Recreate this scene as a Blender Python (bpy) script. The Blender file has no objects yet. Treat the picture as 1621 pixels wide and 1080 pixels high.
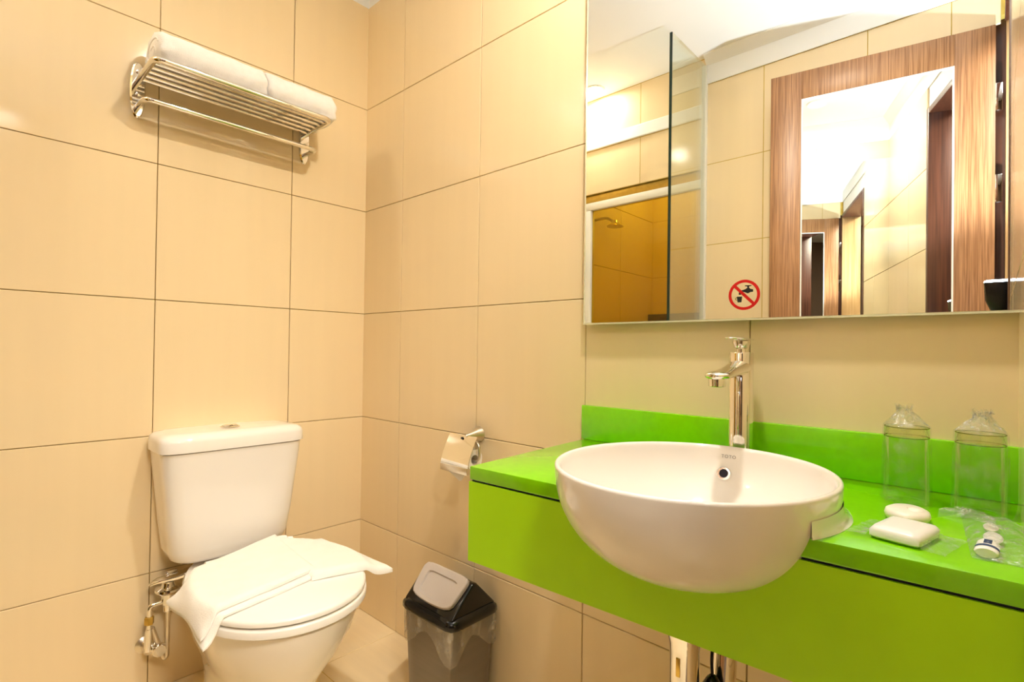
import bpy, bmesh, math, random
from mathutils import Vector, Matrix
random.seed(4)
S = bpy.context.scene
COL = S.collection
PI = math.pi

# ------------------------------------------------------------------ camera
cam_d = bpy.data.cameras.new('camera')
cam_d.sensor_fit = 'HORIZONTAL'; cam_d.sensor_width = 36.0
cam_d.lens = 826.03 * 36.0 / 1621.0
cam_d.shift_x = 3.685 / 1621.0; cam_d.shift_y = 7.749 / 1621.0
cam_d.clip_start = 0.02
cam_o = bpy.data.objects.new('camera', cam_d); COL.objects.link(cam_o)
cam_o.location = (-1.1192, -1.8193, 1.0139)
cam_o.rotation_euler = (1.5797, -0.0138, -0.8236)
S.camera = cam_o

# ------------------------------------------------------------------ world, exposure, light levels
W = bpy.data.worlds.new('world'); S.world = W; W.use_nodes = True
W.node_tree.nodes['Background'].inputs[0].default_value = (1.0, 0.93, 0.82, 1)
W.node_tree.nodes['Background'].inputs[1].default_value = 0.15
S.view_settings.view_transform = 'Standard'
S.view_settings.look = 'None'
S.view_settings.gamma = 1.0
S.view_settings.use_curve_mapping = False
S.view_settings.exposure = 1.05
try:
    S.cycles.use_denoising = True
    S.cycles.max_bounces = 14; S.cycles.diffuse_bounces = 6; S.cycles.glossy_bounces = 8
    S.cycles.transmission_bounces = 12; S.cycles.transparent_max_bounces = 16
    S.cycles.sample_clamp_indirect = 6.0
    S.cycles.caustics_reflective = False; S.cycles.caustics_refractive = False
except Exception:
    pass
LAMP_COL = (1.0, 0.91, 0.78)
LAMP_MAIN = 600.0      # downlight over the vanity
LAMP_SHOWER = 125.0    # downlight beside the shower
STALL_FILL = 150.0  # unseen downlight added to light the stall interior
HALL_FILL = 36.0       # unseen panel added on the hallway ceiling as fill
FLASH = 50.0            # flash fired upwards, bounced off the ceiling (watts)
FLASH_COL = (0.80, 0.90, 1.0)

# ------------------------------------------------------------------ materials
MATS = {}
def mat(name, col, rough=0.5, metal=0.0, spec=0.5, coat=0.0, trans=0.0, ior=1.45, alpha=1.0,
        var=0.0, vscale=(6, 6, 6), bump=0.0, bscale=200.0, emit=None, estr=0.0, sss=0.0, sheen=0.0, detail=4.0):
    if name in MATS: return MATS[name]
    m = bpy.data.materials.new(name); m.use_nodes = True
    nt = m.node_tree; b = nt.nodes['Principled BSDF']
    b.inputs['Base Color'].default_value = (*col, 1)
    b.inputs['Roughness'].default_value = rough
    b.inputs['Metallic'].default_value = metal
    b.inputs['Specular IOR Level'].default_value = spec
    b.inputs['Coat Weight'].default_value = coat
    b.inputs['Coat Roughness'].default_value = 0.05
    b.inputs['Transmission Weight'].default_value = trans
    b.inputs['IOR'].default_value = ior
    b.inputs['Alpha'].default_value = alpha
    b.inputs['Sheen Weight'].default_value = sheen
    if emit:
        b.inputs['Emission Color'].default_value = (*emit, 1)
        b.inputs['Emission Strength'].default_value = estr
    if var or bump:
        tc = nt.nodes.new('ShaderNodeTexCoord')
        geo = nt.nodes.new('ShaderNodeNewGeometry')
        mp = nt.nodes.new('ShaderNodeMapping'); mp.inputs['Scale'].default_value = vscale
        nt.links.new(geo.outputs['Position'], mp.inputs['Vector'])
    if var:
        n = nt.nodes.new('ShaderNodeTexNoise'); n.inputs['Scale'].default_value = 1.0; n.inputs['Detail'].default_value = detail
        nt.links.new(mp.outputs['Vector'], n.inputs['Vector'])
        r = nt.nodes.new('ShaderNodeValToRGB')
        lo = tuple(max(0, c * (1 - var)) for c in col); hi = tuple(min(1, c * (1 + var)) for c in col)
        r.color_ramp.elements[0].color = (*lo, 1); r.color_ramp.elements[1].color = (*hi, 1)
        r.color_ramp.elements[0].position = 0.3; r.color_ramp.elements[1].position = 0.7
        nt.links.new(n.outputs['Fac'], r.inputs['Fac']); nt.links.new(r.outputs['Color'], b.inputs['Base Color'])
    if bump:
        n2 = nt.nodes.new('ShaderNodeTexNoise'); n2.inputs['Scale'].default_value = bscale; n2.inputs['Detail'].default_value = 3
        nt.links.new(geo.outputs['Position'], n2.inputs['Vector'])
        bp = nt.nodes.new('ShaderNodeBump'); bp.inputs['Strength'].default_value = bump; bp.inputs['Distance'].default_value = 0.002
        nt.links.new(n2.outputs['Fac'], bp.inputs['Height']); nt.links.new(bp.outputs['Normal'], b.inputs['Normal'])
    MATS[name] = m
    return m

def wood(name, c0, c1, rough=0.4, sc=(90, 90, 2.2)):
    m = bpy.data.materials.new(name); m.use_nodes = True; nt = m.node_tree; b = nt.nodes['Principled BSDF']
    tc = nt.nodes.new('ShaderNodeTexCoord')
    mp = nt.nodes.new('ShaderNodeMapping'); mp.inputs['Scale'].default_value = sc
    nt.links.new(tc.outputs['Object'], mp.inputs['Vector'])
    n = nt.nodes.new('ShaderNodeTexNoise'); n.inputs['Scale'].default_value = 1.0; n.inputs['Detail'].default_value = 6; n.inputs['Distortion'].default_value = 0.4
    nt.links.new(mp.outputs['Vector'], n.inputs['Vector'])
    r = nt.nodes.new('ShaderNodeValToRGB')
    r.color_ramp.elements[0].color = (*c0, 1); r.color_ramp.elements[1].color = (*c1, 1)
    r.color_ramp.elements[0].position = 0.35; r.color_ramp.elements[1].position = 0.65
    nt.links.new(n.outputs['Fac'], r.inputs['Fac']); nt.links.new(r.outputs['Color'], b.inputs['Base Color'])
    b.inputs['Roughness'].default_value = rough
    return m

TILE = mat('glazed_tile', (0.825, 0.675, 0.43), rough=0.10, spec=0.5, var=0.010, vscale=(30, 30, 1.6), detail=5)
FTILE = mat('floor_tile', (0.82, 0.68, 0.44), rough=0.28, var=0.04, vscale=(30, 2, 30))
GROUT = mat('grout', (0.52, 0.36, 0.07), rough=0.9, var=0.15, vscale=(20, 20, 20))
PLASTER = mat('white_plaster', (0.86, 0.86, 0.85), rough=0.8, bump=0.05, bscale=60)
CERAMIC = mat('white_ceramic', (0.86, 0.83, 0.79), rough=0.08, coat=0.4, var=0.01, vscale=(3, 3, 3))
SEATP = mat('seat_plastic', (0.88, 0.86, 0.82), rough=0.15, var=0.01, vscale=(3, 3, 3))
CHROME = mat('chrome', (0.86, 0.84, 0.80), rough=0.06, metal=1.0, var=0.02, vscale=(5, 5, 5))
SATIN = mat('brushed_steel', (0.74, 0.68, 0.58), rough=0.28, metal=1.0, var=0.05, vscale=(60, 60, 60))
GREEN = mat('lime_countertop', (0.22, 0.64, 0.002), rough=0.16, spec=0.5, coat=0.3, var=0.04, vscale=(60, 60, 60))
APRON_LIT = mat('bounce_lit_laminate', (0.41, 0.80, 0.002), rough=0.38, var=0.02, vscale=(20, 20, 20))  # lighter, yellower than the countertop: warm bounce light put into the colour
DARK = mat('dark_gap', (0.01, 0.01, 0.02), rough=0.7, var=0.1)
MIRROR = mat('mirror_silver', (0.93, 0.95, 0.93), rough=0.0, metal=1.0, var=0.002, vscale=(1, 1, 1))
GEDGE = mat('polished_mirror_edge', (0.80, 0.82, 0.62), rough=0.2, metal=0.3, var=0.02)
TOWEL = mat('white_terry', (0.87, 0.85, 0.83), rough=0.95, sheen=0.3, var=0.03, vscale=(50, 50, 50), bump=0.6, bscale=500)
MATT = mat('white_cotton_mat', (0.90, 0.88, 0.84), rough=0.95, sheen=0.2, var=0.02, vscale=(30, 30, 30), bump=0.4, bscale=420)
BLACKP = mat('black_plastic', (0.006, 0.006, 0.006), rough=0.13, var=0.1)
GREYP = mat('grey_plastic', (0.50, 0.45, 0.42), rough=0.3, var=0.02)
BINB = mat('taupe_bin_plastic', (0.21, 0.18, 0.15), rough=0.32, metal=0.35, var=0.04, vscale=(4, 4, 90))
PAPER = mat('tissue_paper', (0.85, 0.81, 0.74), rough=0.95, var=0.02, vscale=(40, 40, 40))
RED = mat('sticker_red', (0.60, 0.004, 0.004), rough=0.4, var=0.02)
BLK = mat('sticker_black', (0.004, 0.004, 0.004), rough=0.5, var=0.02)
NAVY = mat('navy_print', (0.02, 0.05, 0.16), rough=0.5, var=0.02)
WHITEP = mat('white_plastic', (0.85, 0.83, 0.83), rough=0.3, var=0.02)
SOAPM = mat('cream_soap_wrap', (0.86, 0.80, 0.72), rough=0.35, var=0.05, vscale=(60, 60, 60))
BRASS = mat('brass', (0.60, 0.42, 0.10), rough=0.3, metal=1.0, var=0.08, vscale=(40, 40, 40))
WHITEM = mat('white_aluminium', (0.85, 0.85, 0.80), rough=0.3, var=0.02)
GREYPRINT = mat('grey_print', (0.25, 0.25, 0.25), rough=0.5, var=0.02)
HALLW = mat('hall_paint', (0.14, 0.085, 0.05), rough=0.8, var=0.03)  # dark tone keeps the hall dim despite its added fill panel
HALLF = mat('hall_carpet', (0.18, 0.12, 0.08), rough=0.95, var=0.2, vscale=(80, 80, 80))
STONE = mat('dark_stone', (0.10, 0.075, 0.03), rough=0.4, var=0.2, vscale=(20, 20, 20))
WOOD = wood('oak_veneer', (0.20, 0.085, 0.030), (0.40, 0.20, 0.085), rough=0.4, sc=(230, 230, 5))
WOODL = wood('light_oak_veneer', (0.42, 0.24, 0.09), (0.60, 0.38, 0.17), rough=0.4)
WOODD = wood('dark_walnut', (0.055, 0.018, 0.009), (0.12, 0.04, 0.02), rough=0.35)

def glass_mat(name, tint, rough=0.0, amount=0.10, rim=0.55):
    """thin clear sheet: see-through with a fresnel gloss"""
    m = bpy.data.materials.new(name); m.use_nodes = True; nt = m.node_tree
    nt.nodes.remove(nt.nodes['Principled BSDF'])
    out = nt.nodes['Material Output']
    t = nt.nodes.new('ShaderNodeBsdfTransparent'); t.inputs[0].default_value = (*tint, 1)
    g = nt.nodes.new('ShaderNodeBsdfGlossy'); g.inputs['Roughness'].default_value = rough; g.inputs['Color'].default_value = (1, 1, 1, 1)
    lw = nt.nodes.new('ShaderNodeLayerWeight'); lw.inputs['Blend'].default_value = 0.16
    ma = nt.nodes.new('ShaderNodeMath'); ma.operation = 'MULTIPLY_ADD'; ma.inputs[1].default_value = rim; ma.inputs[2].default_value = amount
    nt.links.new(lw.outputs['Fresnel'], ma.inputs[0])
    n = nt.nodes.new('ShaderNodeTexNoise'); n.inputs['Scale'].default_value = 60
    bp = nt.nodes.new('ShaderNodeBump'); bp.inputs['Strength'].default_value = 0.02
    nt.links.new(n.outputs['Fac'], bp.inputs['Height']); nt.links.new(bp.outputs['Normal'], g.inputs['Normal'])
    mx = nt.nodes.new('ShaderNodeMixShader')
    nt.links.new(ma.outputs[0], mx.inputs[0]); nt.links.new(t.outputs[0], mx.inputs[1]); nt.links.new(g.outputs[0], mx.inputs[2])
    nt.links.new(mx.outputs[0], out.inputs['Surface'])
    return m
PANE = glass_mat('clear_pane', (0.93, 0.96, 0.93), amount=0.02, rim=0.5)
AMBER = glass_mat('bronze_pane', (0.90, 0.77, 0.20), amount=0.02, rim=0.4)
TUMBLER = glass_mat('tumbler_glass', (0.975, 0.985, 0.93), amount=0.01, rim=0.45)
RIMG = glass_mat('glass_rim', (0.55, 0.56, 0.16), amount=0.06, rim=0.4)
BASEG = glass_mat('glass_base', (0.93, 0.94, 0.78), amount=0.03, rim=0.5)
def film_mat(name, white, amount, scale, bstr):
    """clear crinkled film: mostly see-through, whitish where it wrinkles"""
    m = bpy.data.materials.new(name); m.use_nodes = True; nt = m.node_tree
    nt.nodes.remove(nt.nodes['Principled BSDF'])
    out = nt.nodes['Material Output']
    t = nt.nodes.new('ShaderNodeBsdfTransparent'); t.inputs[0].default_value = (0.97, 0.97, 0.96, 1)
    d = nt.nodes.new('ShaderNodeBsdfTranslucent'); d.inputs[0].default_value = (0.9, 0.9, 0.88, 1)
    df = nt.nodes.new('ShaderNodeBsdfDiffuse'); df.inputs[0].default_value = (0.9, 0.89, 0.86, 1)
    g = nt.nodes.new('ShaderNodeBsdfGlossy'); g.inputs['Roughness'].default_value = 0.12
    geo = nt.nodes.new('ShaderNodeNewGeometry')
    n = nt.nodes.new('ShaderNodeTexNoise'); n.inputs['Scale'].default_value = scale; n.inputs['Detail'].default_value = 5
    nt.links.new(geo.outputs['Position'], n.inputs['Vector'])
    bp = nt.nodes.new('ShaderNodeBump'); bp.inputs['Strength'].default_value = bstr; bp.inputs['Distance'].default_value = 0.01
    nt.links.new(n.outputs['Fac'], bp.inputs['Height'])
    for s in (d, df, g): nt.links.new(bp.outputs['Normal'], s.inputs['Normal'])
    a1 = nt.nodes.new('ShaderNodeMixShader'); a1.inputs[0].default_value = 0.5
    nt.links.new(d.outputs[0], a1.inputs[1]); nt.links.new(df.outputs[0], a1.inputs[2])
    a2 = nt.nodes.new('ShaderNodeMixShader'); a2.inputs[0].default_value = 0.5
    nt.links.new(a1.outputs[0], a2.inputs[1]); nt.links.new(g.outputs[0], a2.inputs[2])
    r = nt.nodes.new('ShaderNodeMapRange'); r.inputs[1].default_value = 0.45; r.inputs[2].default_value = 0.75
    r.inputs[3].default_value = amount; r.inputs[4].default_value = white
    nt.links.new(n.outputs['Fac'], r.inputs[0])
    mx = nt.nodes.new('ShaderNodeMixShader')
    nt.links.new(r.outputs[0], mx.inputs[0]); nt.links.new(t.outputs[0], mx.inputs[1]); nt.links.new(a2.outputs[0], mx.inputs[2])
    nt.links.new(mx.outputs[0], out.inputs['Surface'])
    return m
FILM = film_mat('clear_film', 0.30, 0.0, 45, 0.5)
LINER = film_mat('bin_liner_film', 0.85, 0.22, 38, 0.8)
FILM3 = film_mat('twisted_film', 0.65, 0.10, 120, 0.6)
FILM2 = film_mat('packet_film', 0.72, 0.16, 70, 0.9)

def emis(name, col, strength):
    m = bpy.data.materials.new(name); m.use_nodes = True; nt = m.node_tree
    nt.nodes.remove(nt.nodes['Principled BSDF'])
    e = nt.nodes.new('ShaderNodeEmission'); e.inputs[0].default_value = (*col, 1); e.inputs[1].default_value = strength
    nt.links.new(e.outputs[0], nt.nodes['Material Output'].inputs['Surface'])
    return m

# ------------------------------------------------------------------ mesh builder
class MB:
    def __init__(s): s.v = []; s.f = []
    def add(s, vs, fs):
        o = len(s.v); s.v += [tuple(v) for v in vs]; s.f += [tuple(i + o for i in f) for f in fs]; return s
    def box(s, a, b):
        x0, y0, z0 = [min(p, q) for p, q in zip(a, b)]; x1, y1, z1 = [max(p, q) for p, q in zip(a, b)]
        return s.add([(x0,y0,z0),(x1,y0,z0),(x1,y1,z0),(x0,y1,z0),(x0,y0,z1),(x1,y0,z1),(x1,y1,z1),(x0,y1,z1)],
                     [(0,3,2,1),(4,5,6,7),(0,1,5,4),(1,2,6,5),(2,3,7,6),(3,0,4,7)])
    def loft(s, rings, cap0=True, cap1=True):
        n = len(rings[0]); vs = [p for r in rings for p in r]; fs = []
        for k in range(len(rings) - 1):
            for i in range(n):
                j = (i + 1) % n
                fs.append((k*n+i, k*n+j, (k+1)*n+j, (k+1)*n+i))
        if cap0: fs.append(tuple(range(n))[::-1])
        if cap1: fs.append(tuple((len(rings)-1)*n + i for i in range(n)))
        return s.add(vs, fs)
    def lathe(s, prof, c=(0, 0, 0), n=40, sx=1.0, sy=1.0, axis='z', cap0=False, cap1=False):
        rings = []
        for r, h in prof:
            ring = []
            for i in range(n):
                a = 2*PI*i/n; p = (r*math.cos(a)*sx, r*math.sin(a)*sy, h)
                if axis == 'x': p = (p[2], p[0], p[1])
                if axis == 'y': p = (p[0], p[2], p[1])
                ring.append((c[0]+p[0], c[1]+p[1], c[2]+p[2]))
            rings.append(ring)
        return s.loft(rings, cap0, cap1)
    def tube(s, pts, r, n=12, caps=True):
        pts = [Vector(p) for p in pts]; rings = []
        t0 = (pts[1]-pts[0]).normalized()
        ref = Vector((0,0,1)) if abs(t0.z) < 0.9 else Vector((1,0,0))
        u = t0.cross(ref).normalized()
        for i, p in enumerate(pts):
            if i == 0: t = pts[1]-pts[0]
            elif i == len(pts)-1: t = pts[-1]-pts[-2]
            else: t = (pts[i+1]-p).normalized() + (p-pts[i-1]).normalized()
            t = t.normalized()
            u = (u - t*u.dot(t)).normalized(); w = t.cross(u)
            rr = r[i] if isinstance(r, (list, tuple)) else r
            rings.append([p + (u*math.cos(2*PI*k/n) + w*math.sin(2*PI*k/n))*rr for k in range(n)])
        return s.loft(rings, caps, caps)
    def prism(s, poly, d):
        """extrude polygon (list of 3d points) by vector d"""
        n = len(poly); d = Vector(d); a = [Vector(p) for p in poly]; b = [p + d for p in a]
        fs = [tuple(range(n))[::-1], tuple(range(n, 2*n))] + [(i, (i+1) % n, n+(i+1) % n, n+i) for i in range(n)]
        return s.add(a + b, fs)

def arc_path(pts, rad, n=6):
    """round the inner corners of a polyline"""
    pts = [Vector(p) for p in pts]; out = [pts[0]]
    for i in range(1, len(pts)-1):
        a = (pts[i-1]-pts[i]); b = (pts[i+1]-pts[i]); r = min(rad, a.length*0.49, b.length*0.49)
        p0 = pts[i]+a.normalized()*r; p1 = pts[i]+b.normalized()*r
        for k in range(n+1):
            t = k/n; out.append(p0*(1-t)**2 + pts[i]*2*t*(1-t) + p1*t*t)
    out.append(pts[-1]); return out

LOC = {}
def finish(me, smooth=None, bevel=0.0, seg=2):
    bm = bmesh.new(); bm.from_mesh(me)
    bmesh.ops.remove_doubles(bm, verts=bm.verts, dist=1e-6)
    bmesh.ops.recalc_face_normals(bm, faces=bm.faces)
    if bevel:
        ed = [e for e in bm.edges if len(e.link_faces) == 2 and e.calc_face_angle(0) > 0.6]
        bmesh.ops.bevel(bm, geom=ed, offset=bevel, segments=seg, affect='EDGES', profile=0.5, clamp_overlap=True)
    if smooth is not None:
        for f in bm.faces: f.smooth = True
        for e in bm.edges:
            if len(e.link_faces) == 2 and e.calc_face_angle(0) > math.radians(smooth): e.smooth = False
    bm.to_mesh(me); bm.free()

def obj(name, mb, m, parent=None, smooth=35, bevel=0.0, seg=2):
    me = bpy.data.meshes.new(name)
    L = LOC.get(parent.name, Vector((0,0,0))) if parent else None
    if parent is None:
        v = [Vector(p) for p in mb.v]
        L = Vector(((min(p.x for p in v)+max(p.x for p in v))/2, (min(p.y for p in v)+max(p.y for p in v))/2, min(p.z for p in v)))
    me.from_pydata([tuple(Vector(p)-L) for p in mb.v], [], mb.f)
    finish(me, smooth, bevel, seg)
    me.materials.append(m)
    o = bpy.data.objects.new(name, me); COL.objects.link(o)
    if parent: o.parent = parent
    else: o.location = L
    LOC[o.name] = L
    return o

def tag(o, label=None, cat=None, group=None, kind=None):
    if label: o['label'] = label
    if cat: o['category'] = cat
    if group: o['group'] = group
    if kind: o['kind'] = kind
    return o
def thing(name, label, cat, loc, group=None, kind=None):
    o = bpy.data.objects.new(name, None); COL.objects.link(o); o.location = loc; o.empty_display_size = 0.05
    LOC[o.name] = Vector(loc)
    return tag(o, label, cat, group, kind)
def eval_mesh(o):
    dg = bpy.context.evaluated_depsgraph_get(); dg.update()
    return bpy.data.meshes.new_from_object(o.evaluated_get(dg))
def cut(o, cutter_mb):
    """boolean difference with a throw-away cutter, applied at once"""
    c = obj('cutter', cutter_mb, DARK, None, smooth=None)
    md = o.modifiers.new('cut', 'BOOLEAN'); md.object = c; md.operation = 'DIFFERENCE'; md.solver = 'EXACT'
    me = eval_mesh(o); o.modifiers.clear(); old = o.data; o.data = me; me.name = old.name
    bpy.data.meshes.remove(old); cm = c.data; bpy.data.objects.remove(c); bpy.data.meshes.remove(cm)

# ------------------------------------------------------------------ room shell
T = 0.4012
XL, YF = -1.5, -1.857              # far wall (behind the camera's left) and doorway wall
ZB = [0.0, 0.3469, 0.7481, 1.1493, 1.5505, 1.9517, 2.3545]
TOP = 2.49
tile_cache = {}
def tile_mesh(w, h, t, m):
    k = (round(w, 4), round(h, 4), t, m.name)
    if k not in tile_cache:
        b = MB().box((-w/2, -h/2, 0), (w/2, h/2, t))
        me = bpy.data.meshes.new('tile'); me.from_pydata(b.v, [], b.f); finish(me, None, 0.0012, 1)
        me.materials.append(m); tile_cache[k] = me
    return tile_cache[k]
def tiles(parent, org, U, V, us, vs, m=TILE, gap=0.0020, t=0.009, skip=None, name='tile'):
    """rectangular tiles on a plane: org + u*U + v*V, proud along U x V"""
    U = Vector(U); V = Vector(V); N = U.cross(V); org = Vector(org)
    rot = Matrix((U, V, N)).transposed().to_euler()
    L = LOC[parent.name]
    for i in range(len(us)-1):
        for j in range(len(vs)-1):
            u0, u1, v0, v1 = us[i], us[i+1], vs[j], vs[j+1]
            if skip:
                r = skip(u0, u1, v0, v1)
                if r is None: continue
                u0, u1, v0, v1 = r
            w, h = u1-u0-gap, v1-v0-gap
            if w < 0.01 or h < 0.01: continue
            o = bpy.data.objects.new(name, tile_mesh(w, h, t, m)); COL.objects.link(o)
            o.parent = parent; o.location = org + U*(u0+u1)/2 + V*(v0+v1)/2 - N*t - L; o.rotation_euler = rot
            o.rotation_euler.x += random.gauss(0, 0.0006); o.rotation_euler.z += random.gauss(0, 0.0006)
def slab(name, a, b, m, label):
    o = obj(name, MB().box(a, b), m, None, smooth=None); tag(o, label, name.split('_')[0], kind='structure'); return o
G = 0.0098   # grout face lies this far behind the tile face
D_ = 0.06
# toilet wall: plane y = 0
wb = slab('wall_back', (XL-0.95, G-0.0092, 0), (D_, D_, 2.56), GROUT, 'beige square tiled wall behind the toilet and towel rack')
tiles(wb, (0, 0, 0), (-1, 0, 0), (0, 0, 1), [0, .3027, .7039, 1.1051, 1.495], ZB)
# vanity wall: plane x = 0
wr = slab('wall_right', (G-0.0092, YF-0.3, 0), (D_, 0.0014, 2.56), GROUT, 'beige square tiled wall carrying the mirror and lime vanity')
tiles(wr, (0, 0, 0), (0, -1, 0), (0, 0, -1), [0, .2527, .6539, 1.0551, 1.4563, 1.8560], [-z for z in ZB[::-1]])
# wall opposite the mirror: plane x = XL, from the shower to the door hinge
SH = -0.766
wl = slab('wall_left', (XL-D_, -1.70, 0), (XL-(G-0.0092), SH, 2.56), GROUT, 'beige tiled wall behind the open door, seen in the mirror')
tiles(wl, (XL, 0, 0), (0, 1, 0), (0, 0, 1), [-1.699, -1.435, -1.034, SH], ZB)
# bulkhead over the shower front
bh = slab('wall_bulkhead', (XL-D_, SH, 1.935), (XL-(G-0.0092), 0.0, 2.56), GROUT, 'tiled bulkhead above the shower opening, seen in the mirror')
tiles(bh, (XL, 0, 0), (0, 1, 0), (0, 0, 1), [SH, -0.40, 0.0], [1.936, 2.19])
tiles(bh, (XL, 0, 0), (0, 1, 0), (0, 0, 1), [SH, -0.40, 0.0], [2.262, 2.488])
obj('ledge', MB().box((XL-0.001, SH, 2.192), (XL+0.012, -0.001, 2.260)), PLASTER, bh, smooth=None, bevel=0.004)
# doorway wall: plane y = YF (doorway from x=-1.49 to -0.72)
DX0, DX1, DZ = -1.49, -0.72, 2.215
wf = slab('wall_front', (DX1+0.03, YF-0.10, 0), (0.0, YF-(G-0.0092), 2.56), GROUT, 'beige tiled wall at the right edge beside the vanity end')
tiles(wf, (0, YF, 0), (1, 0, 0), (0, 0, 1), [DX1+0.032, -0.402, -0.001], ZB)
slab('wall_lintel', (XL, YF-0.10, DZ+0.03), (DX1+0.03, YF, 2.56), PLASTER, 'white plaster wall above the doorway, seen in the mirror')
# floor
fl = slab('floor', (XL-0.95, YF-0.10, -0.06), (0.0, 0.0, -0.0014), GROUT, 'beige square tiled bathroom floor')
tiles(fl, (0, 0, 0), (1, 0, 0), (0, 1, 0), [-1.495, -1.1051, -.7039, -.3027, 0], [YF-0.1, -1.4563, -1.0551, -.6539, -.2527, 0], m=FTILE)
# ceiling
ce = slab('ceiling', (XL-0.95, YF-0.10, TOP), (0.0, 0.0, TOP+0.06), PLASTER, 'flat white plaster ceiling with recessed lights, seen in the mirror')
# plaster bands and cove between the tiles and the ceiling
def band(name, a, b, nrm, label):
    a = Vector(a); b = Vector(b); nrm = Vector(nrm); d = b-a; m = MB()
    prof = [(0, 2.3545), (0.006, 2.3545), (0.006, 2.445), (0.012, 2.452), (0.045, TOP-0.004), (0.045, TOP), (0, TOP)]
    m.loft([[a+nrm*p+Vector((0,0,h)) for p, h in prof], [b+nrm*p+Vector((0,0,h)) for p, h in prof]])
    o = obj(name, m, PLASTER, None, smooth=None); tag(o, label, 'trim', kind='structure')
band('trim_1', (XL+0.001, -0.0005, 0), (-0.001, -0.0005, 0), (0, -1, 0), 'white plaster cornice above the toilet wall tiles')
band('trim_2', (-0.0005, YF+0.001, 0), (-0.0005, -0.001, 0), (-1, 0, 0), 'white plaster cornice above the vanity wall tiles')
band('trim_3', (XL+0.0005, YF, 0), (XL+0.0005, SH+0.001, 0), (1, 0, 0), 'white plaster cornice opposite the mirror, seen in the mirror')
band('trim_4', (XL+0.001, YF+0.0005, 0), (-0.001, YF+0.0005, 0), (0, 1, 0), 'white plaster cornice above the doorway')
# hallway beyond the doorway
slab('wall_hall', (-3.2, YF-1.35, 0), (0.9, YF-1.30, 2.56), HALLW, 'painted hallway wall beyond the doorway')
slab('wall_hall_end', (-3.25, YF-1.30, 0), (-3.2, YF-0.10, 2.56), HALLW, 'painted end wall of the hallway')
slab('wall_hall_near', (0.9, YF-1.30, 0), (0.95, YF-0.10, 2.56), HALLW, 'painted near end wall of the hallway')
slab('wall_hall_side', (-3.2, YF-0.10, 0), (XL-0.061, YF-0.05, 2.56), HALLW, 'painted hallway wall beside the shower stall')
slab('floor_hall', (-3.2, YF-1.30, -0.06), (0.9, YF-0.10, -0.002), HALLF, 'brown carpeted hallway floor beyond the doorway')
slab('ceiling_hall', (-3.2, YF-1.30, 2.50), (0.9, YF-0.10, 2.56), PLASTER, 'white hallway ceiling beyond the doorway')
# shower stall behind the bulkhead
SX = XL-0.90
ws = slab('wall_shower', (SX-0.05, SH-0.30, 0), (SX-0.0014, 0, 2.56), GROUT, 'tiled back wall of the shower stall, seen in the mirror')
tiles(ws, (SX, 0, 0), (0, 1, 0), (0, 0, 1), [SH-0.23, -0.802, -0.401, -0.002], ZB)
wst = slab('wall_stall', (SX, SH-0.30, 0), (XL-D_, SH-0.2414, 2.56), GROUT, 'tiled end wall of the shower stall')
tiles(wst, (0, SH-0.24, 0), (-1, 0, 0), (0, 0, 1), [1.562, 1.963, 2.398], ZB)
tiles(wb, (0, 0, 0), (-1, 0, 0), (0, 0, 1), [1.562, 1.963, 2.398], ZB)
tag(obj('stone_shelf', MB().box((SX+0.001, SH-0.22, 0.0), (SX+0.06, -0.01, 1.285)), STONE, None, smooth=None, bevel=0.004), 'dark stone ledge along the shower stall back, seen in the mirror', 'ledge')

# ------------------------------------------------------------------ doorway frame and open door with mirror
fr = thing('trim_5', 'brown wooden frame lining the open doorway', 'door frame', (DX1, YF, 0), kind='structure')
obj('jamb', MB().box((DX1, YF-0.13, 0), (DX1+0.03, YF+0.012, DZ+0.03)), WOODD, fr, bevel=0.003)
obj('jamb', MB().box((DX0-0.03, YF-0.13, 0), (DX0-0.002, YF+0.008, DZ+0.03)), WOODL, fr, bevel=0.003)
obj('hinge_gap_shade', MB().box((XL-0.06, YF-0.13, 0), (XL-0.035, -1.702, DZ+0.03)), WOODD, fr, bevel=0.002)  # added dark box; shade of the deep hinge gap put into its colour
wh = slab('wall_hinge', (XL-D_, YF-0.10, 2.2462), (XL-0.0014, -1.7005, 2.56), GROUT, 'beige tiled wall above the open door, seen in the mirror')
tiles(wh, (XL, 0, 0), (0, 1, 0), (0, 0, 1), [-1.836, -1.699], [2.216, 2.3545])
obj('head', MB().box((DX0-0.002, YF-0.13, DZ), (DX1, YF+0.012, DZ+0.03)), WOODD, fr, bevel=0.003)
TH = math.radians(10.0)
dr = thing('door_1', 'open oak door with a tall inset mirror, seen in the wall mirror', 'door', (-1.487, -1.838, 0.0), kind='structure')
def dp(u0, u1, z0, z1, w0, w1):
    """box in door space: u along the leaf, w out of its room face"""
    mbx = MB(); a = Vector((math.sin(TH), math.cos(TH), 0)); n = Vector((math.cos(TH), -math.sin(TH), 0)); h = Vector((-1.487, -1.838, 0))
    P = lambda u, w, z: h + a*u + n*w + Vector((0, 0, z))
    b = MB().box((u0, w0, z0), (u1, w1, z1))
    return mbx.add([P(x, y, z) for x, y, z in b.v], b.f)
obj('stile', dp(0.016, 0.130, 0.012, 2.211, -0.026, 0), WOOD, dr, bevel=0.002)
obj('stile', dp(0.626, 0.743, 0.012, 2.211, -0.026, 0), WOOD, dr, bevel=0.002)
obj('rail', dp(0.130, 0.626, 2.092, 2.211, -0.026, 0), WOOD, dr, bevel=0.002)
obj('rail', dp(0.130, 0.626, 0.012, 0.25, -0.026, 0), WOOD, dr, bevel=0.002)
mp_ = obj('mirror_panel', dp(0.131, 0.625, 0.251, 2.091, -0.022, -0.005), MIRROR, dr, bevel=0.0)
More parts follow.
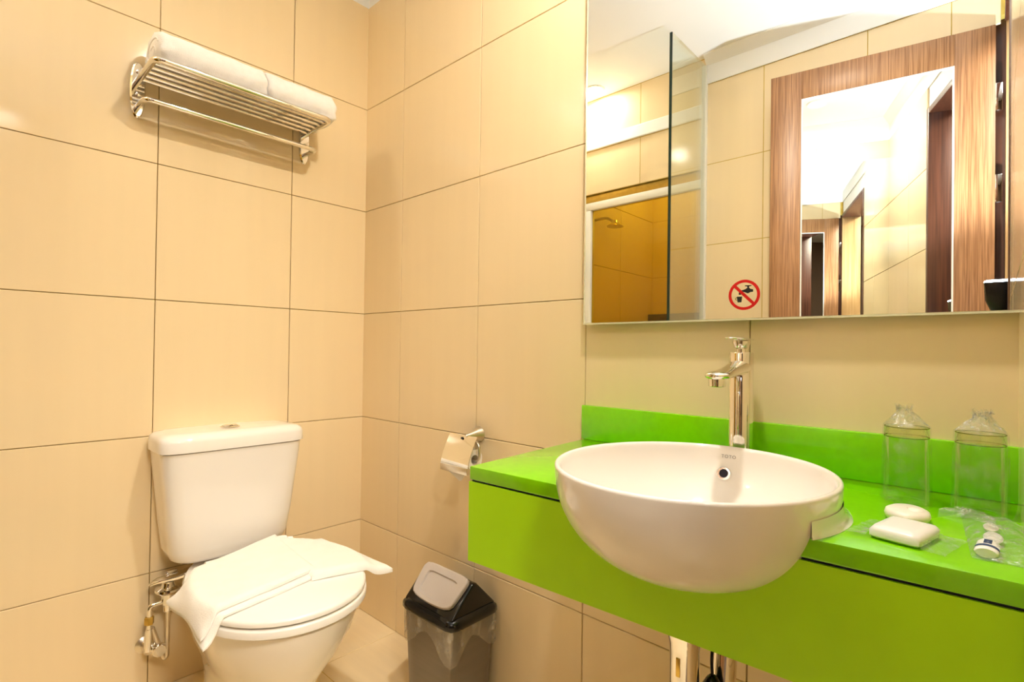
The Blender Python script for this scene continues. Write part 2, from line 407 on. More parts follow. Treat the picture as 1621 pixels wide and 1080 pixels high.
bead = obj('bead', dp(0.130, 0.1345, 0.25, 2.092, -0.006, 0.001), WHITEM, mp_)
for a in ((0.6215, 0.626, 0.25, 2.092), (0.1345, 0.6215, 2.0875, 2.092), (0.1345, 0.6215, 0.25, 0.2545)):
    obj('bead', dp(*a, -0.006, 0.001), WHITEM, mp_)
for z in (0.25, 1.10, 1.62, 1.95):
    obj('hinge', dp(-0.004, 0.016, z-0.05, z+0.05, -0.03, -0.004), CHROME, dr, bevel=0.002)

# ------------------------------------------------------------------ shower front
se = thing('shower_enclosure', 'white aluminium framed shower door below the bulkhead, seen in the mirror', 'shower door', (XL-0.02, SH/2, 0.0))
obj('top_rail', MB().box((XL-0.045, SH+0.001, 1.845), (XL-0.003, -0.001, 1.889)), WHITEM, se, bevel=0.004)
obj('shade_band', MB().box((XL-0.055, SH+0.001, 1.889), (XL-0.010, -0.001, 1.934)), BRASS, se, bevel=0.003)  # yellow-brown box; shading above the rail put into its colour
obj('post', MB().box((XL-0.045, -0.080, 0.002), (XL-0.003, -0.022, 1.845)), WHITEM, se, bevel=0.004)
obj('post', MB().box((XL-0.045, SH+0.001, 0.002), (XL-0.003, SH+0.022, 1.845)), WHITEM, se, bevel=0.004)
obj('sill', MB().box((XL-0.045, SH+0.022, 0.002), (XL-0.003, -0.080, 0.05)), WHITEM, se, bevel=0.004)
obj('pane', MB().box((XL-0.030, SH+0.022, 0.05), (XL-0.024, -0.080, 1.845)), AMBER, se, smooth=None)
# fixed glass screen
sc = thing('glass_screen', 'frameless clear glass screen with dark green edge, seen in the mirror', 'glass panel', (-1.3, -0.7593, 0.0))
obj('pane', MB().box((XL+0.016, -0.7655, 0.002), (-1.1195, -0.7535, 2.445)), PANE, sc, smooth=None)
GREDGE = mat('green_glass_edge', (0.010, 0.028, 0.022), rough=0.15, var=0.05)
obj('edge', MB().box((-1.1195, -0.7655, 0.002), (-1.1155, -0.7535, 2.445)), GREDGE, sc, smooth=None)
obj('wall_channel', MB().box((XL+0.001, -0.772, 0.002), (XL+0.018, -0.747, 2.445)), WHITEM, sc, smooth=None)
# shower head
sh = thing('shower_fixture', 'round chrome shower head on a bent arm, seen in the mirror', 'shower head', (-1.66, -0.001, 1.80))
obj('arm', MB().tube(arc_path([(-1.66, -0.002, 1.83), (-1.66, -0.10, 1.83), (-1.66, -0.145, 1.79)], 0.03), 0.009), SATIN, sh)
obj('flange', MB().lathe([(0.0, -0.012), (0.024, -0.010), (0.026, -0.001)], (-1.66, 0, 1.83), 24, axis='y', cap0=True, cap1=True), SATIN, sh)
obj('rose', MB().lathe([(0.012, 0.02), (0.02, 0.005), (0.05, -0.012), (0.05, -0.018), (0.0, -0.02)], (-1.66, -0.15, 1.785), 28, cap0=True), SATIN, sh)

# ------------------------------------------------------------------ ceiling downlights
def downlight(x, y, strength, label, r=0.042):
    t = thing('downlight', label, 'ceiling light', (x, y, TOP-0.012), 'recessed ceiling lights')
    obj('trim_ring', MB().lathe([(r, -0.004), (r+0.004, -0.008), (r+0.014, -0.006), (r+0.016, -0.0005), (r, -0.0005)], (x, y, TOP), 36), WHITEM, t)
    obj('lens', MB().lathe([(0.0005, -0.0045), (r, -0.0045), (r, -0.001)], (x, y, TOP), 36, cap0=True), emis('lamp_glow', LAMP_COL, strength), t)
downlight(-0.38, -1.41, LAMP_MAIN, 'round recessed ceiling light above the vanity, mirrored in the open door')
downlight(-1.40, -0.165, LAMP_SHOWER, 'round recessed ceiling light near the shower, brightest spot in the wall mirror')

hp = thing('hall_fill_panel', 'unseen square fill light added to the hallway ceiling', 'ceiling light', (-1.1, -2.62, 2.48))  # added to brighten the vanity and toilet fronts
obj('frame', MB().box((-1.39, -2.91, 2.488), (-0.81, -2.33, 2.499)), WHITEM, hp, bevel=.002)
obj('diffuser', MB().box((-1.36, -2.88, 2.484), (-0.84, -2.36, 2.4875)), emis('hall_fill_glow', (1.0, 0.90, 0.76), HALL_FILL), hp, smooth=None)
downlight(-1.98, -0.42, STALL_FILL, 'unseen round fill light added to the shower stall ceiling')

# ------------------------------------------------------------------ toilet
TX = -0.522
def egg(cx, yb, yf, w, z, n=48, pf=2.0, pb=2.6, wy=0.45):
    """closed plan outline: rounder front at yf, squarer back at yb"""
    yc = yb + (yf-yb)*wy; out = []
    for i in range(n):
        a = 2*PI*i/n; s, c = math.sin(a), math.cos(a)
        p = pf if c > 0 else pb
        den = (abs(c)**p + abs(s)**p)**(1.0/p)
        rx = s/den; ry = c/den
        out.append((cx + w*rx, yc + ((yf-yc) if c > 0 else (yc-yb))*ry, z))
    return out
def rrect(cx, cy, hx, hy, z, n=40, p=6.0):
    out = []
    for i in range(n):
        a = 2*PI*i/n; s, c = math.sin(a), math.cos(a); den = (abs(c)**p+abs(s)**p)**(1/p)
        out.append((cx+hx*c/den, cy+hy*s/den, z))
    return out
to = thing('toilet', 'white close-coupled ceramic toilet with closed lid against the tiled wall', 'toilet', (TX, -0.36, 0.0))
def cist(z, hx, d, p):
    return rrect(TX, -0.006-d/2, hx, d/2, z, 56, p)
obj('cistern', MB().loft([cist(.388, .118, .120, 4), cist(.392, .140, .140, 4), cist(.405, .156, .153, 4.5), cist(.43, .166, .160, 5), cist(.50, .174, .165, 6), cist(.60, .184, .172, 6.5), cist(.69, .193, .178, 7), cist(.714, .195, .180, 7)]), CERAMIC, to, smooth=50)
obj('cistern_lid', MB().loft([cist(.7155, .196, .181, 7), cist(.718, .201, .186, 7), cist(.745, .201, .186, 7), cist(.757, .198, .182, 6.5), cist(.764, .188, .172, 6), cist(.7665, .16, .145, 5), cist(.767, .05, .05, 3)]), CERAMIC, to, smooth=50)
fb = obj('flush_button', MB().lathe([(0.027, 0), (0.027, 0.003), (0.024, 0.005), (0.0225, 0.005), (0.0225, 0.003), (0.001, 0.003)], (TX, -0.098, 0.7665), 32, cap1=True), CHROME, to)
for s in (-1, 1):
    hb = MB(); ring = [(TX+s*(0.0012), -0.098-0.020), (TX+s*0.0012, -0.098+0.020)]
    ring = [(TX + s*(0.0012+0.0195*math.sin(PI*k/10)), -0.098+0.0205*math.cos(PI*k/10)) for k in range(11)]
    obj('button_half', hb.loft([[(x, y, 0.7695) for x, y in ring], [(x, y, 0.7735) for x, y in ring], [((x-TX)*0.9+TX, (y+0.098)*0.9-0.098, 0.7750) for x, y in ring]]), CHROME, fb)
bowl = [egg(TX, -.14, -.575, .112, 0.001, wy=.5, pb=3), egg(TX, -.14, -.575, .113, .02, wy=.5, pb=3), egg(TX, -.14, -.560, .106, .06, wy=.5, pb=3), egg(TX, -.13, -.565, .107, .13, wy=.5, pb=3),
        egg(TX, -.11, -.600, .124, .19, wy=.55, pb=3), egg(TX, -.08, -.645, .152, .25, wy=.6, pb=2.6), egg(TX, -.055, -.678, .172, .31, wy=.65, pb=2.3), egg(TX, -.04, -.692, .182, .352, wy=.65, pb=2.2), egg(TX, -.04, -.695, .183, .368, wy=.65, pb=2.2),
        egg(TX, -.044, -.689, .178, .3735, wy=.65, pb=2.2)]
obj('bowl', MB().loft(bowl), CERAMIC, to, smooth=50)
def plate(z0, z1, w, yb, yf, e):
    return [egg(TX, yb-e, yf+e, w-e, z0, pf=2.05, pb=2.8, wy=.55), egg(TX, yb, yf, w, z0+e*.5, pf=2.05, pb=2.8, wy=.55), egg(TX, yb, yf, w, z1-e, pf=2.05, pb=2.8, wy=.55), egg(TX, yb-e*.35, yf+e*.35, w-e*.35, z1-e*.3, pf=2.05, pb=2.8, wy=.55), egg(TX, yb-e*1.2, yf+e*1.2, w-e*1.2, z1, pf=2.05, pb=2.8, wy=.55)]
obj('seat', MB().loft(plate(.376, .397, .200, -.215, -.704, .005)), SEATP, to, smooth=50)
sl = obj('seat_lid', MB().loft(plate(.3995, .4165, .199, -.213, -.701, .007)), SEATP, to, smooth=50)
for s in (-1, 1):
    obj('hinge', MB().lathe([(.012, -.02), (.012, .02)], (TX+s*.075, -.205, .398), 16, axis='x', cap0=True, cap1=True), SEATP, sl)

# ------------------------------------------------------------------ folded bath mat lying across the toilet lid
def lid_z(x, y):
    """1 on the lid outline, less inside it"""
    yc = -.481
    ry = (y-yc)/.222 if y < yc else (y-yc)/.27
    return math.sqrt(((x-TX)/.199)**2 + ry**2)
def drape(corners, nu, nv, thick, drop, wob, zt=.4185, dr0=1.0):
    """sheet over the lid; corners = 4 plan points (u0v0, u1v0, u1v1, u0v1)"""
    c = [Vector((*p, 0)) for p in corners]; top = []; bot = []
    for i in range(nu+1):
        for j in range(nv+1):
            u, v = i/nu, j/nv
            p = c[0]*(1-u)*(1-v)+c[1]*u*(1-v)+c[2]*u*v+c[3]*(1-u)*v
            r = lid_z(p.x, p.y)
            z = zt
            if r > dr0 and p.y < -.23: z -= drop*(1-math.exp(-((r-dr0)/.09)**1.5))
            z += wob*(math.sin(9*u+5*v)*.5+math.sin(23*u-3)*.25+math.sin(14*v+7*u)*.25)
            ed = min(u, 1-u, v*.6, (1-v)*.6); rnd = min(1, ed/.03)
            t = thick*(0.55+0.45*math.sqrt(max(0, 1-(1-rnd)**2)))
            top.append((p.x, p.y, z+t)); bot.append((p.x, p.y, z))
    m = MB(); n = (nv+1); fs = []
    N = len(top)
    for i in range(nu):
        for j in range(nv):
            a = i*n+j; fs.append((a, a+n, a+n+1, a+1)); fs.append((N+a, N+a+1, N+a+n+1, N+a+n))
    bd = [i*n for i in range(nu+1)] + [nu*n+j for j in range(1, nv+1)] + [i*n+nv for i in range(nu-1, -1, -1)] + [j for j in range(nv-1, 0, -1)]
    for k in range(len(bd)):
        a, b = bd[k], bd[(k+1) % len(bd)]; fs.append((a, b, N+b, N+a))
    return m.add(top+bot, fs)
bm_ = thing('bath_mat', 'white folded bath mat laid crooked across the closed toilet lid', 'bath mat', (-0.50, -0.43, 0.418))
obj('lower_fold', drape([(-.435, -.20), (-.305, -.265), (-.272, -.605), (-.475, -.545)], 26, 30, .019, .022, .0012, dr0=1.02), MATT, bm_, smooth=60)
obj('under_fold', drape([(-.736, -.335), (-.425, -.198), (-.447, -.532), (-.740, -.594)], 34, 28, .008, .054, .0012, zt=.4185, dr0=1.0), MATT, bm_, smooth=60)
obj('upper_fold', drape([(-.742, -.330), (-.420, -.195), (-.452, -.515), (-.740, -.578)], 34, 28, .013, .050, .0014, zt=.4285, dr0=1.0), MATT, bm_, smooth=60)

# ------------------------------------------------------------------ stop valve with hose and spray lever
va = thing('stop_valve', 'chrome stop valve with bent hose and lever beside the toilet', 'valve', (-0.70, -0.03, 0.14))
obj('escutcheon', MB().lathe([(.030, -.0005), (.029, -.006), (.020, -.012), (.012, -.016), (.012, -.055)], (-.713, 0, .142), 28, axis='y', cap1=True), SATIN, va)
obj('knob', MB().lathe([(.010, -.030), (.017, -.034), (.019, -.055), (.016, -.062)], (-.690, -.01, .138), 10, axis='y', cap0=True, cap1=True), CHROME, va)
obj('body', MB().tube([(-.713, -.050, .142), (-.713, -.056, .175), (-.713, -.056, .205)], [.011, .012, .009]), CHROME, va)
obj('brass_nut', MB().lathe([(.0105, 0), (.012, .002), (.012, .020), (.0105, .022)], (-.7135, -.056, .218), 6, cap0=True, cap1=True), BRASS, va)
obj('riser', MB().tube(arc_path([(-.713, -.056, .20), (-.713, -.056, .270), (-.672, -.058, .272)], .012), .0075), CHROME, va)
obj('tee', MB().lathe([(.011, 0), (.013, .004), (.013, .02), (.018, .023), (.018, .050), (.030, .056), (.034, .062), (.033, .068), (.020, .072), (.017, .078), (.017, .088), (.012, .088), (.012, .076)], (-.668, -.058, .242), 24, cap0=True), CHROME, va)
obj('hose', MB().tube(arc_path([(-.668, -.058, .245), (-.668, -.056, .112), (-.674, -.054, .104), (-.706, -.058, .205)], .012), .0062), SATIN, va)
obj('lever', MB().loft([[(-0.716, -0.062, 0.332), (-0.716, -0.050, 0.332), (-0.716, -0.050, 0.328), (-0.716, -0.062, 0.328)], [(-0.695, -0.076, 0.342), (-0.695, -0.044, 0.342), (-0.695, -0.044, 0.334), (-0.695, -0.076, 0.334)], [(-0.65, -0.080, 0.343), (-0.65, -0.044, 0.343), (-0.65, -0.044, 0.333), (-0.65, -0.080, 0.333)], [(-0.6, -0.095, 0.356), (-0.6, -0.055, 0.356), (-0.6, -0.055, 0.344), (-0.6, -0.095, 0.344)], [(-0.555, -0.172, 0.368), (-0.555, -0.128, 0.368), (-0.555, -0.128, 0.356), (-0.555, -0.172, 0.356)]]), CHROME, va, bevel=.0015)
obj('lever_cap', MB().box((-.672, -.040, .325), (-.640, -.030, .350)), CHROME, va, bevel=.003)
obj('feed_pipe', MB().tube([(-.60, -.055, .330), (-.60, -.055, .388)], .009), BRASS, va)

# ------------------------------------------------------------------ towel rack
X0, X1 = -.757, -.262
rk = thing('towel_rack', 'chrome towel shelf with lower rail on the toilet wall', 'towel rack', ((X0+X1)/2, -.002, 1.67))
for x in (X0, X1):
    sh_ = []
    for k in range(28):
        a = 2*PI*k/28; s, c = math.sin(a), math.cos(a); p = 3.2
        den = (abs(s)**p+abs(c)**p)**(1/p); hz = .080*c/den; hx = .019*s/den*(1-.28*(c/den)**2)
        sh_.append((x+hx, 1.748+hz))
    m = MB().loft([[(a, -.001, b) for a, b in sh_], [(a, -.012, b) for a, b in sh_], [((a-x)*.8+x, -.016, (b-1.748)*.95+1.748) for a, b in sh_]])
    pl = obj('bracket', m, CHROME, rk, bevel=0)
    for z in (1.80, 1.735, 1.70): obj('screw', MB().lathe([(.006, -.016), (.006, -.020), (.003, -.021)], (x, 0, z), 12, axis='y', cap0=True, cap1=True), CHROME, pl)
zs = 1.772
obj('shelf_frame', MB().tube(arc_path([(X0, -.010, zs+.002), (X0, -.198, zs), (X1, -.198, zs), (X1, -.010, zs+.002)], .025, 8), .0085), CHROME, rk)
for y in (-.040, -.072, -.104, -.136, -.167):
    obj('shelf_bar', MB().tube([(X0, y, zs), (X1, y, zs)], .0052, 10), CHROME, rk)
obj('rail', MB().tube(arc_path([(X0, -.012, 1.700), (X0, -.102, 1.696), (X1, -.102, 1.696), (X1, -.012, 1.700)], .022, 8), .0075), CHROME, rk)

def towel(name, x0, x1, label, seed):
    rnd = random.Random(seed)
    prof = []
    ctrl = [(-.028, .004), (-.024, .040), (-.034, .078), (-.070, .098), (-.115, .100), (-.150, .092), (-.176, .072), (-.188, .040), (-.184, .014), (-.170, .001), (-.10, .0), (-.04, .0)]
    n = len(ctrl)
    for i in range(n):
        p0, p1, p2, p3 = [Vector((*ctrl[(i+k-1) % n], 0)) for k in range(4)]
        for k in range(5):
            t = k/5; prof.append(0.5*((2*p1)+(-p0+p2)*t+(2*p0-5*p1+4*p2-p3)*t*t+(-p0+3*p1-3*p2+p3)*t**3))
    cen = Vector((-.105, .048, 0)); rings = []
    N = 30
    for i in range(N+1):
        u = i/N; x = x0+(x1-x0)*u
        e = min(u, 1-u)*(x1-x0); k = 1.0
        if e < .012: k = .90+.10*math.sqrt(max(0, 1-(1-e/.012)**2))
        ring = []
        for q, p in enumerate(prof):
            w = 1+.012*math.sin(x*60+q*.35+seed)+.008*math.sin(x*140+q*.9)
            pp = cen+(p-cen)*k*(w if p.y > .01 else 1); ring.append((x+.003*math.sin(q*.8), pp.x, zs+.0085+max(0, pp.y)))
        rings.append(ring)
    t = thing(name, label, 'towel', ((x0+x1)/2, -.1, zs+.0085), 'folded towels on the rack')
    obj('fold', MB().loft(rings), TOWEL, t, smooth=70)
    # rolled layers showing at the left end
    sp = []
    for k in range(40):
        a = k/39*2.6*PI; r = .012+.030*k/39
        sp.append((x0-.001, -.105+r*1.5*math.cos(a+1), zs+.055+r*.85*math.sin(a+1)))
    obj('end_roll', MB().tube(sp, .0035, 6), TOWEL, t)
towel('bath_towel', -.742, -.462, 'white folded towel on the left of the chrome rack', 1)
towel('bath_towel', -.458, -.232, 'white folded towel on the right of the chrome rack', 7)

# ------------------------------------------------------------------ swing-top bin
bx0, bx1, by0, by1 = -.208, -.020, -.780, -.548      # rim plan
bi = thing('trash_bin', 'taupe swing-top bin with black lid and grey flap beside the vanity', 'trash bin', ((bx0+bx1)/2, (by0+by1)/2, 0.0))
cxb, cyb, hxb, hyb = (bx0+bx1)/2, (by0+by1)/2, (bx1-bx0)/2, (by1-by0)/2
def br(f, z, p=9): return rrect(cxb, cyb, hxb*f, hyb*f, z, 48, p)
obj('body', MB().loft([br(.80, .001), br(.82, .01), br(.93, .268)]), BINB, bi, smooth=40)
# liner folded over the top of the body
lr = random.Random(3)
def liner_ring(f, z, drop):
    out = []
    for i, p in enumerate(br(f, z)):
        a = 2*PI*i/48
        cor = abs(math.sin(2*a))**3
        zz = z-drop*(.45+.75*cor+.18*math.sin(5*a+1)) if drop else z
        k = 1+.012*math.sin(i*2.3)+.010*math.sin(i*5.1)
        out.append((cxb+(p[0]-cxb)*k, cyb+(p[1]-cyb)*k, zz))
    return out
obj('liner', MB().loft([liner_ring(.97, .268, 0), liner_ring(.975, .262, .025), liner_ring(.97, .256, .045), liner_ring(.965, .25, .062)], False, False), LINER, bi, smooth=70)
rim = obj('lid_rim', MB().loft([br(.97, .262), br(1.0, .265), br(1.0, .276), br(.985, .283), br(.94, .287), br(.90, .292)], False, True), BLACKP, bi, smooth=50)
ridge = .368
# gabled hood: black triangular ends with a front frame
def hood_sec(y, top, hw):
    return [(cxb-hw, y, .288), (cxb-.010, y, top-.004), (cxb, y, top), (cxb+.010, y, top-.004), (cxb+hw, y, .288)]
obj('hood', MB().loft([hood_sec(cyb-hyb*.90, ridge, hxb*.90), hood_sec(cyb+hyb*.90, ridge, hxb*.90)]), BLACKP, bi, smooth=30, bevel=.006, seg=3)
# grey flap on the sloping front
s0 = Vector((cxb-hxb*.90, 0, .288)); s1 = Vector((cxb-.004, 0, ridge)); dv = (s1-s0); nv = Vector((-dv.z, 0, dv.x)).normalized()
def fp(v, y, w): return s0+dv*v+Vector((0, cyb+y, 0))+nv*w
def flap_ring(v0, v1, hy0, hy1, w, n=40, p=7):
    out = []
    for i in range(n):
        a = 2*PI*i/n; s, c = math.sin(a), math.cos(a); den = (abs(s)**p+abs(c)**p)**(1/p)
        vv = (v0+v1)/2+(v1-v0)/2*s/den; t = (vv-v0)/(v1-v0); hy = hy0+(hy1-hy0)*t
        out.append(fp(vv-(.06*(1-(c/den)**2) if s < 0 else 0), hy*c/den, w))
    return out
flp = obj('flap', MB().loft([flap_ring(.20, 1.05, .084, .096, .001), flap_ring(.20, 1.05, .084, .096, .010), flap_ring(.215, 1.03, .082, .094, .0125),
                             flap_ring(.30, .86, .062, .066, .0125), flap_ring(.32, .84, .059, .063, .0070)]), GREYP, bi, smooth=35)

# ------------------------------------------------------------------ toilet paper holder and roll
tp = thing('paper_holder', 'chrome covered toilet paper holder on the wall above the bin', 'paper holder', (0.0, -.66, .64))
obj('mount', MB().lathe([(.026, -.0005), (.026, -.004), (.022, -.015), (.012, -.040), (.006, -.060), (.004, -.064)], (0, -.668, .757), 28, axis='x', cap0=True, cap1=True), SATIN, tp)
obj('arm', MB().tube(arc_path([(-.05, -.667, .752), (-.054, -.716, .738), (-.054, -.718, .690), (-.054, -.594, .690)], .015), .004, 10), SATIN, tp)
cv = []
for k in range(11):
    t = k/10; cv.append((-.060-.034*math.sin(t*1.3)-.003*t, .758-.088*t))
cv2 = [(x+.0015, z) for x, z in cv]
sec = cv+cv2[::-1]
obj('cover', MB().loft([[(x, -.712, z) for x, z in sec], [(x, -.592, z) for x, z in sec]]), CHROME, tp, smooth=40)
obj('pivot', MB().lathe([(.0035, -.003), (.0035, .003)], (-.066, -.655, .750), 12, axis='x', cap0=True, cap1=True), BLACKP, tp)
obj('tear_edge', MB().box((-.098, -.712, .652), (-.088, -.592, .671)), SATIN, tp, bevel=.001)
ro = thing('toilet_roll', 'white toilet paper roll hanging under the chrome cover', 'toilet paper', (-.056, -.645, .60))
obj('roll', MB().lathe([(.014, -.048), (.031, -.048), (.031, .048), (.014, .048), (.014, -.048)], (-.054, -.650, .690), 32, axis='y'), PAPER, ro)
obj('loose_sheet', MB().loft([[(-.0860, -.697, .690), (-.0850, -.697, .690), (-.0850, -.604, .690), (-.0860, -.604, .690)], [(-.0855, -.697, .655), (-.0845, -.697, .655), (-.0845, -.604, .655), (-.0855, -.604, .655)], [(-.084, -.672, .628), (-.083, -.672, .628), (-.083, -.662, .628), (-.084, -.662, .628)]]), PAPER, ro, smooth=None)

# ------------------------------------------------------------------ vanity
CZ = .792
BC = (-.332, -1.473); BA = (.2156, .2030); BZ = .840; BH = .165; BE = 2.2
def basin_r(s): return (1-s**BE)**(1/BE)
def basin_cut(grow, z0=None):
    prof = [(1+grow, BZ+.03), (1+grow, BZ)] + [(basin_r(s)+grow, BZ-BH*s-grow*.15) for s in [k/24 for k in range(1, 24)]] + [(.25, BZ-BH-.003)]
    return MB().lathe([(r, z) for r, z in prof], (BC[0], BC[1], 0), 64, BA[0], BA[1], cap0=True, cap1=True)
FL, FR = (-.436, -1.087), (-.397, -1.8555)
ct = thing('countertop', 'bright lime green countertop with upstand along the mirror wall', 'countertop', (-.2, -1.45, CZ-.025))
top = obj('slab', MB().prism([(FL[0], FL[1], CZ-.025), (-.0015, -1.056, CZ-.025), (-.0015, -1.8555, CZ-.025), (FR[0], FR[1], CZ-.025)], (0, 0, .025)), GREEN, ct, smooth=30, bevel=.0015)
cut(top, basin_cut(.005))
obj('upstand', MB().box((-.0195, -1.8555, CZ+.0003), (-.0015, -1.052, CZ+.086)), GREEN, ct, smooth=30, bevel=.002)
vc = thing('vanity_cabinet', 'lime green front panel hanging below the countertop', 'vanity panel', (-.40, -1.45, .615))
P0, P1 = .612, CZ-.029
ap = obj('front_panel', MB().prism([(FL[0]+.001, FL[1]+.003, P0), (FL[0]+.019, FL[1]+.005, P0), (FR[0]+.019, FR[1], P0), (FR[0]+.001, FR[1], P0)], (0, 0, P1-P0)), APRON_LIT, vc, smooth=30)
cut(ap, basin_cut(.005))
obj('side_panel', MB().prism([(FL[0]+.0195, FL[1]+.005, P0), (-.0015, -1.060, P0), (-.0015, -1.078, P0), (FL[0]+.0195, FL[1]-.014, P0)], (0, 0, P1-P0)), APRON_LIT, vc, smooth=30)
def along(t, dx): return (FL[0]+(FR[0]-FL[0])*t+dx, FL[1]-.002+(FR[1]-FL[1]+.002)*t)
for t0, t1 in ((0.0, .5), (.5, 1.0)):
    sg = obj('shadow_gap', MB().prism([(*along(t0, .005), P1+.0002), (*along(t0, .019), P1+.0002), (*along(t1, .019), P1+.0002), (*along(t1, .005), P1+.0002)], (0, 0, .0036)), DARK, vc, smooth=None)
    cut(sg, basin_cut(.005))

# ------------------------------------------------------------------ wash basin
wbs = thing('wash_basin', 'white round semi-recessed ceramic basin set in the green countertop', 'basin', (BC[0], BC[1], BZ-BH))
prof = []
for k in range(0, 30):
    s = 1-k/29.0*1.0
    prof.append((basin_r(s), BZ-BH*s-.003 if s > .02 else BZ-.004))
prof = [(0.0005, BZ-BH-.003)] + [q for q in prof if q[0] > .02]
prof += [(.998, BZ-.0015), (.990, BZ+.0002), (.980, BZ+.0006), (.970, BZ-.0002), (.961, BZ-.0025), (.955, BZ-.006)]
for k in range(1, 26):
    s = k/25.0
    prof.append((max(.0005, .955*(1-s**2.0)**(1/2.0)), BZ-.006-(BH-.022)*s))
obj('bowl', MB().lathe(prof, (BC[0], BC[1], 0), 88, BA[0], BA[1]), CERAMIC, wbs, smooth=60)
obj('sealant', MB().lathe([(1.000, .017), (1.012, .014), (1.040, .003), (1.046, .0004), (1.010, .0004)], (BC[0], BC[1], CZ), 88, BA[0], BA[1]), WHITEP, wbs, smooth=60) if False else None
# inner wall point helper at azimuth a and depth s
def inner(a, s):
    r = .955*(1-s**2)**.5
    return Vector((BC[0]+BA[0]*r*math.cos(a), BC[1]+BA[1]*r*math.sin(a), BZ-.006-(BH-.022)*s))
def inner_frame(a, s):
    p = inner(a, s); e = 1e-3
    ta = (inner(a+e, s)-p).normalized(); ts = (inner(a, s-e)-p).normalized()
    n = ta.cross(ts).normalized()
    c = Vector((BC[0], BC[1], BZ))
    if n.dot(c-p) < 0: n = -n
    return p, ta, ts, n
p, ta, ts, n = inner_frame(.10, .30)
def disc(prof, p, ta, ts, n, k=32):
    m = MB(); m.loft([[p+ta*(r*math.cos(2*PI*i/k))+ts*(r*math.sin(2*PI*i/k))+n*h for i in range(k)] for r, h in prof], False, True); return m
orr = obj('overflow_ring', disc([(.0125, -.001), (.0125, .002), (.0112, .0032), (.0080, .0032), (.0072, .001)], p, ta, ts, n), CHROME, wbs)
obj('overflow_hole', disc([(.0074, .0012), (.0072, .0016), (.003, .0017)], p, ta, ts, n), DARK, orr)
# maker's lettering under the rim
cu = bpy.data.curves.new('lettering', 'FONT'); cu.body = 'TOTO'; cu.size = .0085; cu.extrude = .00015; cu.align_x = 'CENTER'; cu.align_y = 'CENTER'; cu.space_character = 1.15
to_ = bpy.data.objects.new('lettering', cu); COL.objects.link(to_); me = eval_mesh(to_); bpy.data.objects.remove(to_)
p, ta, ts, n = inner_frame(.07, .085)
if ta.y > 0: ta = -ta
M = Matrix(((ta.x, ts.x, n.x, 0), (ta.y, ts.y, n.y, 0), (ta.z, ts.z, n.z, 0), (0, 0, 0, 1)))
me.transform(Matrix.Translation(p+n*.0006-LOC[wbs.name]) @ M); me.materials.clear(); me.materials.append(GREYPRINT)
lo = bpy.data.objects.new('lettering', me); COL.objects.link(lo); lo.parent = wbs
# flared foot where the basin meets the top
m = MB(); rings = []
for r, h in ((1.0, .022), (1.006, .012), (1.022, .005), (1.050, .0012), (1.052, .0004), (1.0, .0004)):
    ring = []
    for i in range(60):
        a = math.radians(-112+224*i/59)
        tp_ = min(1, .15+min(i, 59-i)/9)
        rr = 1+(r-1)*tp_
        ring.append((BC[0]+BA[0]*rr*math.cos(a), BC[1]+BA[1]*rr*math.sin(a), CZ+h))
    rings.append(ring)
fs = []; vs = [q for r in rings for q in r]
for k in range(len(rings)):
    k2 = (k+1) % len(rings)
    for i in range(59): fs.append((k*60+i, k*60+i+1, k2*60+i+1, k2*60+i))
fs += [tuple(k*60 for k in range(6)), tuple(k*60+59 for k in range(6))[::-1]]
obj('foot', m.add(vs, fs), CERAMIC, wbs, smooth=60)

# ------------------------------------------------------------------ faucet
FX, FY = -.070, -1.4605
fa = thing('faucet', 'tall chrome single-lever faucet behind the white basin', 'faucet', (FX, FY, CZ))
obj('column', MB().lathe([(.026, .0005), (.026, .004), (.0225, .006), (.0225, .222), (.0215, .2245), (.010, .225)], (FX, FY, CZ), 40, cap0=True, cap1=True), CHROME, fa, smooth=30)
sp = [(FX-.010, FY, CZ+.195), (FX-.045, FY+.001, CZ+.190), (FX-.085, FY+.002, CZ+.184), (FX-.112, FY+.003, CZ+.182)]
rings = []
for (x, y, z), (w, h) in zip([(FX+.004, FY, CZ+.198)]+sp+[(FX-.128, FY+.003, CZ+.182), (FX-.134, FY+.003, CZ+.182)], [(.021, .018), (.021, .017), (.018, .012), (.020, .009), (.023, .008), (.016, .006), (.007, .003)]):
    rings.append([(x, y+w*math.cos(2*PI*k/24), z+h*math.sin(2*PI*k/24)) for k in range(24)])
obj('spout', MB().loft(rings), CHROME, fa, smooth=50)
obj('aerator', MB().lathe([(.0145, .0), (.0150, -.003), (.0145, -.015), (.0125, -.016)], (FX-.112, FY+.003, CZ+.178), 28, cap0=True, cap1=True), CHROME, fa)
lv = obj('lever_hub', MB().lathe([(.009, .225), (.009, .231), (.014, .234), (.017, .243), (.017, .246)], (FX, FY, CZ), 28, cap0=True, cap1=True), CHROME, fa)
rings = []
for x, w, h in ((FX+.034, .004, .001), (FX+.030, .013, .002), (FX+.010, .021, .003), (FX-.020, .020, .003), (FX-.050, .014, .0025), (FX-.064, .008, .002), (FX-.067, .002, .001)):
    zz = CZ+.2495+(FX-x)*.02
    rings.append([(x, FY+w*math.cos(2*PI*k/20), zz+h*math.sin(2*PI*k/20)) for k in range(20)])
obj('lever', MB().loft(rings), CHROME, fa, smooth=50)

